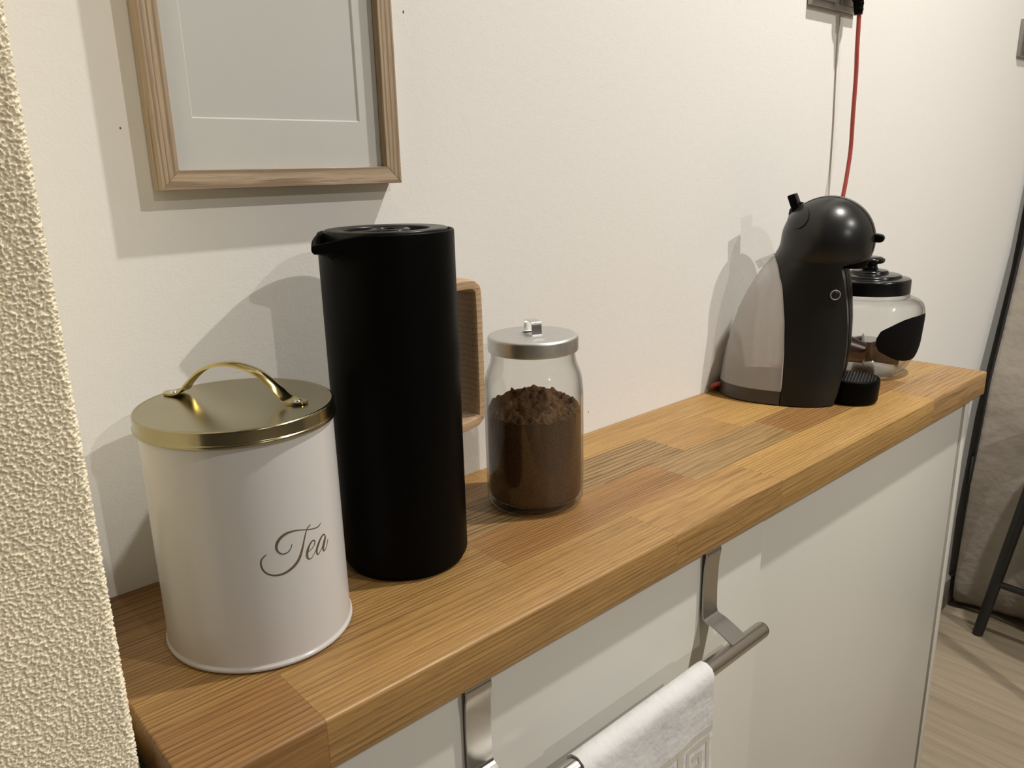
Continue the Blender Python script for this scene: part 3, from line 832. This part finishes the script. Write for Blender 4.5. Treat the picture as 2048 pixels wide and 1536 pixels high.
def loft(rings, cap=True):
    n_ = len(rings[0]); V = [p for r in rings for p in r]; F = []
    for i in range(len(rings)-1):
        for k in range(n_): k2 = (k+1) % n_; F.append((i*n_+k, i*n_+k2, (i+1)*n_+k2, (i+1)*n_+k))
    if cap: F.append(tuple(range(n_-1, -1, -1))); F.append(tuple((len(rings)-1)*n_+k for k in range(n_)))
    return V, F
V, F = loft([sect(max(z, .0015), seam(z), front(z)) for z in ZL])
shell = fix_normals(mesh_obj('body_shell', V, F, MDARK, cm, angle=38))
sb = shell.modifiers.new('weld', 'WELD'); sb.merge_threshold = .0001
# foot
V, F = loft([[(u*.985-.0018, v*.96, z) for (u, v, _) in sect(.0, rear(0), front(0))] for z in (0, .0016)])
mesh_obj('foot', V, F, MBLK, cm, angle=38)
# tank foot band, tank walls, tank lid
def tank_ring(z, inset=0.0): 
    a, b_ = rear(z)+inset, seam(z)-.0012
    pts = []
    for k in range(NU+1):
        c = 1-math.cos(PI/2*k/NU); u = a+(b_-a)*c; pts.append((u, -max(0, half(u-inset*.3, z)-inset), z))
    for k in range(NU, -1, -1):
        c = 1-math.cos(PI/2*k/NU); u = a+(b_-a)*c; pts.append((u, max(0, half(u-inset*.3, z)-inset), z))
    return pts
V, F = loft([tank_ring(z) for z in (.0016, .006, .012, .0205)])
fix_normals(mesh_obj('tank_base', V, F, MGREYBASE, cm, angle=38))
zt_ = [.021+(.2000-.021)*i/36 for i in range(37)]
V, F = loft([tank_ring(z) for z in zt_], cap=False)
tank = fix_normals(mesh_obj('water_tank', V, F, MTANK, cm, angle=50))
# pale rim of the tank along the shell
rim_ = []
for sgn in (-1, 1):
    pts = [(seam(z)-.0010, sgn*(half(seam(z), z)+.0002), z) for z in zt_]
    V, F = tube(pts, .0010, 8); mesh_obj('tank_rim', V, F, MRIM, tank)
# clear flap lid at the top of the tank
V = []; F = []
q = [(-.1345, .2060), (-.1590, .1955), (-.1530, .1850), (-.1300, .1990)]
for sgn in (-.020, .020):
    for (u, z) in q: V.append((u, sgn, z))
F = [(0, 1, 2, 3), (7, 6, 5, 4), (0, 4, 5, 1), (1, 5, 6, 2), (2, 6, 7, 3), (3, 7, 4, 0)]
mesh_obj('tank_lid', V, F, MCLEAR, tank, smooth=False)
# back plate of the shell seen through the tank
V = []; F = []
zz_ = [.022+(.198-.022)*i/20 for i in range(21)]
for z in zz_:
    hh_ = half(seam(z), z)*.93
    for v in np.linspace(-hh_, hh_, 9): V.append((seam(z)-.0016, v, z))
mesh_obj('tank_dock', V, grid_faces(21, 9), MGREYBASE, cm)
# lever, with its collar
def prism(poly, v0, v1, bev=.0012):
    bm = bmesh.new(); vs = [bm.verts.new((u, v0, z)) for (u, z) in poly]; f = bm.faces.new(vs)
    r_ = bmesh.ops.extrude_face_region(bm, geom=[f]); 
    for g in r_['geom']:
        if isinstance(g, bmesh.types.BMVert): g.co.y = v1
    bmesh.ops.recalc_face_normals(bm, faces=bm.faces)
    bmesh.ops.bevel(bm, geom=bm.edges[:], offset=bev, segments=2, profile=.5, affect='EDGES'); return bm
bm_obj('lever', prism([(-.1220, .2855), (-.1128, .2890), (-.0985, .2555), (-.0985, .2500), (-.1085, .2500)], -.0150, .0150), MBLK, cm)
V = []; F = []
nR, nA = 10, 48
ccu, ccz = -.1030, .2600
for i in range(nR+1):
    for k in range(nA):
        a = 2*PI*k/nA; rad_ = i/nR
        u = ccu+.0165*rad_*math.cos(a); z = ccz+.0165*rad_*math.sin(a)
        z = min(z, .2852); h_ = half(u, z)
        V.append((u-.0010, -(h_+.0011) if h_ > 1e-4 else 0, z+.0006))
for i in range(nR):
    for k in range(nA): k2 = (k+1) % nA; F.append((i*nA+k, i*nA+k2, (i+1)*nA+k2, (i+1)*nA+k))
fix_normals(mesh_obj('lever_collar', V, F, MDARK, cm))
# seam running over the head
hcu, hcz, vof = -.0665, .2250, .0135
for sgn in (-1, 1):
    pts = []
    for k in range(60):
        a = math.radians(-12+152*k/59)
        # walk outward from the head centre until the surface at this offset
        lo_, hi_ = .01, .075
        for _ in range(30):
            mid = (lo_+hi_)/2; u, z = hcu+mid*math.cos(a), hcz+mid*math.sin(a)
            if z < .2855 and half(u, z) > vof: lo_ = mid
            else: hi_ = mid
        pts.append((hcu+lo_*math.cos(a), sgn*vof, hcz+lo_*math.sin(a)))
    V, F = tube(pts, .00055, 6); mesh_obj('head_seam', V, F, MBLK, cm)
# capsule drawer grip at the front and nozzle under the head
bm_obj('capsule_drawer_grip', prism([(-.0120, .2358), (-.0020, .2345), (.0030, .2332), (.0052, .2300), (.0048, .2262), (.0015, .2240), (-.0040, .2240), (-.0120, .2250)], -.0110, .0110, .0018), MBLK, cm)
V, F = lathe(rnd([(.0190, .2080), (.0190, .1975), (.0150, .1900), (.0120, .1880), (.002, .1880)][::-1], .001), 40)
mesh_obj('nozzle', [(v[0]-.0300, v[1], v[2]) for v in V], F, MBLK, cm, angle=35)
# inner column behind the front edge strip
V = []; F = []
for z in np.linspace(.03, .196, 24):
    for v in np.linspace(-.012, .012, 5): V.append((front(z)+.0007, v*1.6, z))
mesh_obj('front_strip', V, grid_faces(24, 5), MBLK, cm)
# power button ring on the near side
bu, bz = -.0455, .1575
e1 = Vector((1, -(half(bu+.003, bz)-half(bu-.003, bz))/.006, 0)).normalized(); e2 = Vector((0, -(half(bu, bz+.003)-half(bu, bz-.003))/.006, 1)).normalized()
c0 = Vector((bu, -half(bu, bz), bz)); nb = e1.cross(e2).normalized()
if nb.y > 0: nb = -nb
pts = [c0+nb*.0003+.0062*(math.cos(a)*e1+math.sin(a)*e2) for a in np.linspace(0, 2*PI, 40, endpoint=False)]
V, F = tube(pts, .0010, 8, closed=True); ring_ = mesh_obj('button_ring', V, F, plain('button_grey', (.20, .20, .19), .4), cm)
V = []; F = []
for (r_, h_) in ((.0056, .0001), (.0054, .0008), (.0030, .0010), (.0001, .0010)):
    for k in range(28): a = 2*PI*k/28; V.append(c0+nb*h_+r_*(math.cos(a)*e1+math.sin(a)*e2))
for i in range(3):
    for k in range(28): k2 = (k+1) % 28; F.append((i*28+k, i*28+k2, (i+1)*28+k2, (i+1)*28+k))
fix_normals(mesh_obj('power_button', V, F, MDARK, cm))
# drip tray with ridged grille
V, F = lathe(rnd([(.010, 0), (.0315, .0), (.0345, .0040), (.0360, .0300), (.0350, .0345), (.0330, .0350), (.0322, .0338), (.005, .0335)], .0018), 72)
tray = mesh_obj('drip_tray', [(v[0]-.0175, v[1], v[2]) for v in V], F, MBLK, cm, angle=40)
V = []; F = []
for i in range(15):
    x = -.0290+i*.00415
    hl_ = math.sqrt(max(0, .0315**2-x*x))
    if hl_ < .004: continue
    b0 = len(V)
    for (dx, dz) in ((-.0014, .0330), (-.0009, .0348), (0, .0353), (.0009, .0348), (.0014, .0330)):
        for s_ in (-1, 1): V.append((x+dx-.0175, s_*hl_, dz))
    for j in range(4): F.append((b0+2*j, b0+2*j+1, b0+2*j+3, b0+2*j+2))
MGRILL = plain('grille_gloss_black', (.02, .02, .022), .12, vary=.1, bumps=.5, bscale=900, bdist=.0006)
fix_normals(mesh_obj('grille', V, F, MGRILL, tray))

# red power cord from the wall socket down behind the machine
cpts = [(1.1935, -.030, .5560), (1.1944, -.032, .5473), (1.1975, -.032, .499), (1.2015, -.032, .4623), (1.2032, -.032, .4019), (1.2054, -.032, .3555), (1.2028, -.032, .3241), (1.1928, -.032, .2749), (1.178, -.028, .20), (1.160, -.016, .10), (1.135, -.009, .030), (1.08, -.0075, .0065), (.95, -.0075, .0050), (.886, -.0075, .0055), (.8725, -.0100, .0105), (.8755, -.0180, .0150), (.8860, -.0190, .0120)]
V, F = tube(crom(cpts, 8), .0033, 12)
CMI = (Matrix.Translation((.98, -.19, H)) @ Matrix.Rotation(MA-PI/2, 4, 'Z')).inverted()
cord = mesh_obj('power_cord', [CMI @ Vector((v[0], v[1], v[2]+H)) for v in V], F, MRED, cm); cord['label'] = 'red power cord running up to the wall socket'

# ------------------------------------------------------------------ squat glass jar with black lid
kc = (1.150, -.1060)
kj = empty('cookie_jar', (*kc, H), 'squat glass jar with stepped black lid and black chalk label', 'jar')
KO = rnd([(.012, .0030), (.052, .0015), (.058, .0020), (.066, .0100), (.0785, .0330), (.0825, .0500), (.0850, .0900), (.0850, .1060), (.0800, .1170), (.0660, .1235), (.0610, .1250), (.0605, .1320)], .008, 5)
V, F = lathe(KO, 96, capt=False); mesh_obj('glass_body', V, F, MGLASS2, kj, angle=60)
KI = [(max(.012, r-.0032), z+(.0040 if z < .03 else (-.0022 if z > .11 and z < .128 else 0))) for r, z in KO]
V, F = lathe(KI, 96, capt=False); mesh_obj('glass_inner_wall', V, [f[::-1] for f in F], MGLASS, kj, angle=60)
V, F = lathe(rnd([(.0585, .1290), (.0615, .1290), (.0615, .1490), (.0600, .1515), (.0480, .1530), (.0470, .1560), (.0455, .1572), (.0285, .1585), (.0275, .1620), (.0260, .1635), (.0135, .1650), (.0110, .1680), (.0105, .1730), (.0130, .1745)], .0012), 80)
klid = mesh_obj('lid', V, F, MBLK2, kj, angle=32)
V, F = lathe(rnd([(.0100, .1735), (.0190, .1745), (.0215, .1780), (.0205, .1815), (.0150, .1845), (.004, .1850)], .0015), 60)
mesh_obj('knob', V, F, MBLK2, klid, angle=40)
V, F = lathe([(.0612, .1225), (.0618, .1240), (.0618, .1270), (.0606, .1282)], 80, capb=False, capt=False); mesh_obj('neck_ring', V, F, MCLEAR, kj)
# chalk label: a bracket-shaped patch curved on the glass; a0 is the middle of the label
a0 = math.radians(-90)
def lab_r(z): a = np.array(KO); i = np.argsort(a[:, 1]); return float(np.interp(z, a[i, 1], a[i, 0]))
V = []; F = []
nA_, nZ_ = 33, 13
for i in range(nA_):
    s = -1+2*i/(nA_-1); zc = .0655
    t = abs(s); e_ = float(np.interp(t, [0, .3, .5, .65, .8, .92, .97, 1], [.036, .035, .032, .0275, .0215, .0165, .0125, .004]))
    for j in range(nZ_):
        z = zc+e_*(-1+2*j/(nZ_-1)); r_ = lab_r(z)+.0006; a = a0+s*math.radians(54)
        V.append((r_*math.cos(a), r_*math.sin(a), z))
mesh_obj('chalk_label', V, grid_faces(nA_, nZ_), MCHALK, kj)

# coffee capsules lying in that jar
def capsule(loc, rx, rz, label, spin=0):
    t = empty('coffee_capsule', loc, label, 'capsule', group='capsules in the squat jar')
    t.rotation_euler = (rx, spin, rz)
    V, F = lathe(rnd([(.004, 0), (.0150, .0), (.0165, .003), (.0225, .0330), (.0235, .0345)], .002), 36)
    mesh_obj('cup', V, F, MCAPS, t, angle=40)
    V, F = lathe([(.0220, .0345), (.0262, .0345), (.0262, .0356), (.020, .0360), (.003, .0358)], 36)
    mesh_obj('foil_rim', V, F, MFOIL, t, angle=40)
capsule((kc[0]-.026, kc[1]-.016, H+.0350), math.radians(78), math.radians(210), 'brown coffee capsule lying on its side with pale rim towards the machine')
capsule((kc[0]-.018, kc[1]-.024, H+.0370), math.radians(86), math.radians(34), 'brown coffee capsule lying under the chalk label with rim towards the curtain')
capsule((kc[0]-.018, kc[1]+.028, H+.0320), math.radians(84), math.radians(20), 'brown coffee capsule lying at the back of the squat jar')
capsule((kc[0]+.034, kc[1]+.010, H+.0090), math.radians(0), 0, 'brown coffee capsule standing upright in the squat jar')

# ------------------------------------------------------------------ sockets on the wall
def plate(name, x0, x1, z0, z1, label, gangs, cat='socket'):
    t = empty(name, ((x0+x1)/2, 0, H+z0), label, cat)
    wx = (x1-x0)/2; hz = z1-z0
    bm_obj('frame_plate', box(-wx, wx, -.0100, -.0002, 0, hz, .0015), MSOCK, t)
    gw = 2*wx/gangs
    for g in range(gangs):
        xa = -wx+g*gw+.007; xb = -wx+(g+1)*gw-.007
        ins = bm_obj('insert', box(xa, xb, -.0125, -.0095, .008, hz-.008, .001), MSOCK2, t)
        if cat == 'socket':
            V, F = lathe(rnd([(.0195, 0), (.0185, .0022), (.0175, .0022), (.0172, .0004), (.004, .0004)], .0003), 40)
            mesh_obj('socket_ring', [((xa+xb)/2+v[0], -.0125-v[2], hz/2+v[1]) for v in V], F, MSOCK, ins, angle=40)
    return t
plate('wall_socket', 1.0895, 1.2405, .5575, .6385, 'double grey metal wall socket with black plug and red cord', 2)
plate('light_switch', 2.055, 2.135, .5525, .6325, 'grey metal switch plate high on the wall by the curtain', 1, 'switch')
plate('low_socket', 2.128, 2.208, -.5250, -.4430, 'grey metal wall socket low down behind the curtain edge', 1)
V, F = lathe(rnd([(.006, 0), (.0185, 0), (.0190, .0130), (.0170, .0215), (.010, .0235)], .0025), 40)
PV = [(v[0], -v[2], v[1]) for v in V]; PF = list(F)
pts = crom([(0, -.0130, -.006), (.0012, -.0150, -.020), (.0028, -.0165, -.034), (.0035, -.0172, -.0485)], 6)
V, F = tube(pts, [(.0105-.0047*i/18)*(1.10 if i % 3 == 0 and i > 5 else 1) for i in range(19)], 16)
PF += [tuple(k+len(PV) for k in f) for f in F]; PV += list(V)
pg = mesh_obj('plug', [CMI @ (Vector(v)+Vector((1.1900, -.014, H+.5985))) for v in PV], PF, MBLK, cord, angle=35); pg['label'] = 'black ribbed plug'

# ------------------------------------------------------------------ curtain by the right wall
ct = empty('curtain', (2.25, -.05, 0), 'taupe fabric curtain hanging to the floor at the end of the wall', 'curtain')
edge = tab([(0, 2.105), (.03, 2.060), (.085, 2.050), (.375, 2.040), (.65, 2.082), (.98, 2.215), (1.30, 2.285), (2.5, 2.32)])
nz_, ny_ = 60, 140
V = []; F = []
zs = [2.48*(i/(nz_-1))**1.25 for i in range(nz_)]
fold = bandlimited(64, 256, .04, .01, .08, .30, 21)
def curtain_x(y, z):
    t = -y-.025
    wv = .022*math.sin(t*19+.5*z)+.012*math.sin(t*43+1.3*z+1)+.004*fold[int(z*25) % 64, int(t*100) % 256]
    k = min(1, t/.10)
    near = edge(z)
    return near+k*(.020+wv*(.5+.5*min(1, z/.6)))-.02*math.exp(-((z-.12)/.08)**2)*math.sin(t*14)*k
for i in range(nz_):
    for j in range(ny_):
        t = 1.55*j/(ny_-1); y = -.025-t
        V.append((curtain_x(y, zs[i])-2.25, y+.05-.01*math.sin(zs[i]*3), zs[i]+.002+(.012*abs(math.sin(t*11)) if i == 0 else 0)))
cl = mesh_obj('cloth', V, grid_faces(nz_, ny_), MFAB, ct)
so = cl.modifiers.new('thickness', 'SOLIDIFY'); so.thickness = .0025
V = []
for i in range(nz_):
    z = zs[i]; wl = float(np.interp(z, [0, .3, .6, 1.0], [.002, .005, .010, .020]))
    for (dx, y) in ((.001-wl*.3, -.0232), (.002, -.0238), (.003+wl*.3, -.0236), (.004+wl*.8, -.0232)): V.append((edge(z)-2.25+dx-wl*.2, y+.05-.010*math.sin(z*3), z+.004))
ln = mesh_obj('black_lining', V, grid_faces(nz_, 4), MLIN, ct)
so = ln.modifiers.new('thickness', 'SOLIDIFY'); so.thickness = .004
V, F = tube([(.06, .03, 2.50), (.06, -1.60, 2.50)], .012, 16); mesh_obj('curtain_pole', V, F, MBMET, ct)

# black stool in front of the curtain: one splayed leg is in view
st = empty('stool', (1.90, -.36, 0), 'black metal three-legged stool in front of the curtain', 'stool')
feet = [(1.978, -.118), (1.970, -.56), (1.66, -.52)]; tops = [(1.992, -.2100), (1.960, -.46), (1.80, -.44)]
def legp(i, z): a = np.array(feet[i]); b_ = np.array(tops[i]); q = a+(b_-a)*z/.64; return (q[0]-1.90, q[1]+.36, z)
for i in range(3):
    V, F = tube([legp(i, z) for z in (.0, .3, .64)], [.0125, .0135, .014], 14); mesh_obj('leg', V, F, MBMET, st, angle=50)
for a, b_ in ((0, 1), (1, 2)):
    V, F = tube([legp(a, .155), legp(b_, .155)], .0085, 12); mesh_obj('stretcher', V, F, MBMET, st, angle=50)
V, F = lathe(rnd([(.05, .640), (.165, .640), (.172, .650), (.165, .664), (.05, .668)], .006), 48)
mesh_obj('seat', [(v[0]+.015, v[1]+.005, v[2]) for v in V], F, MBMET, st, angle=40)
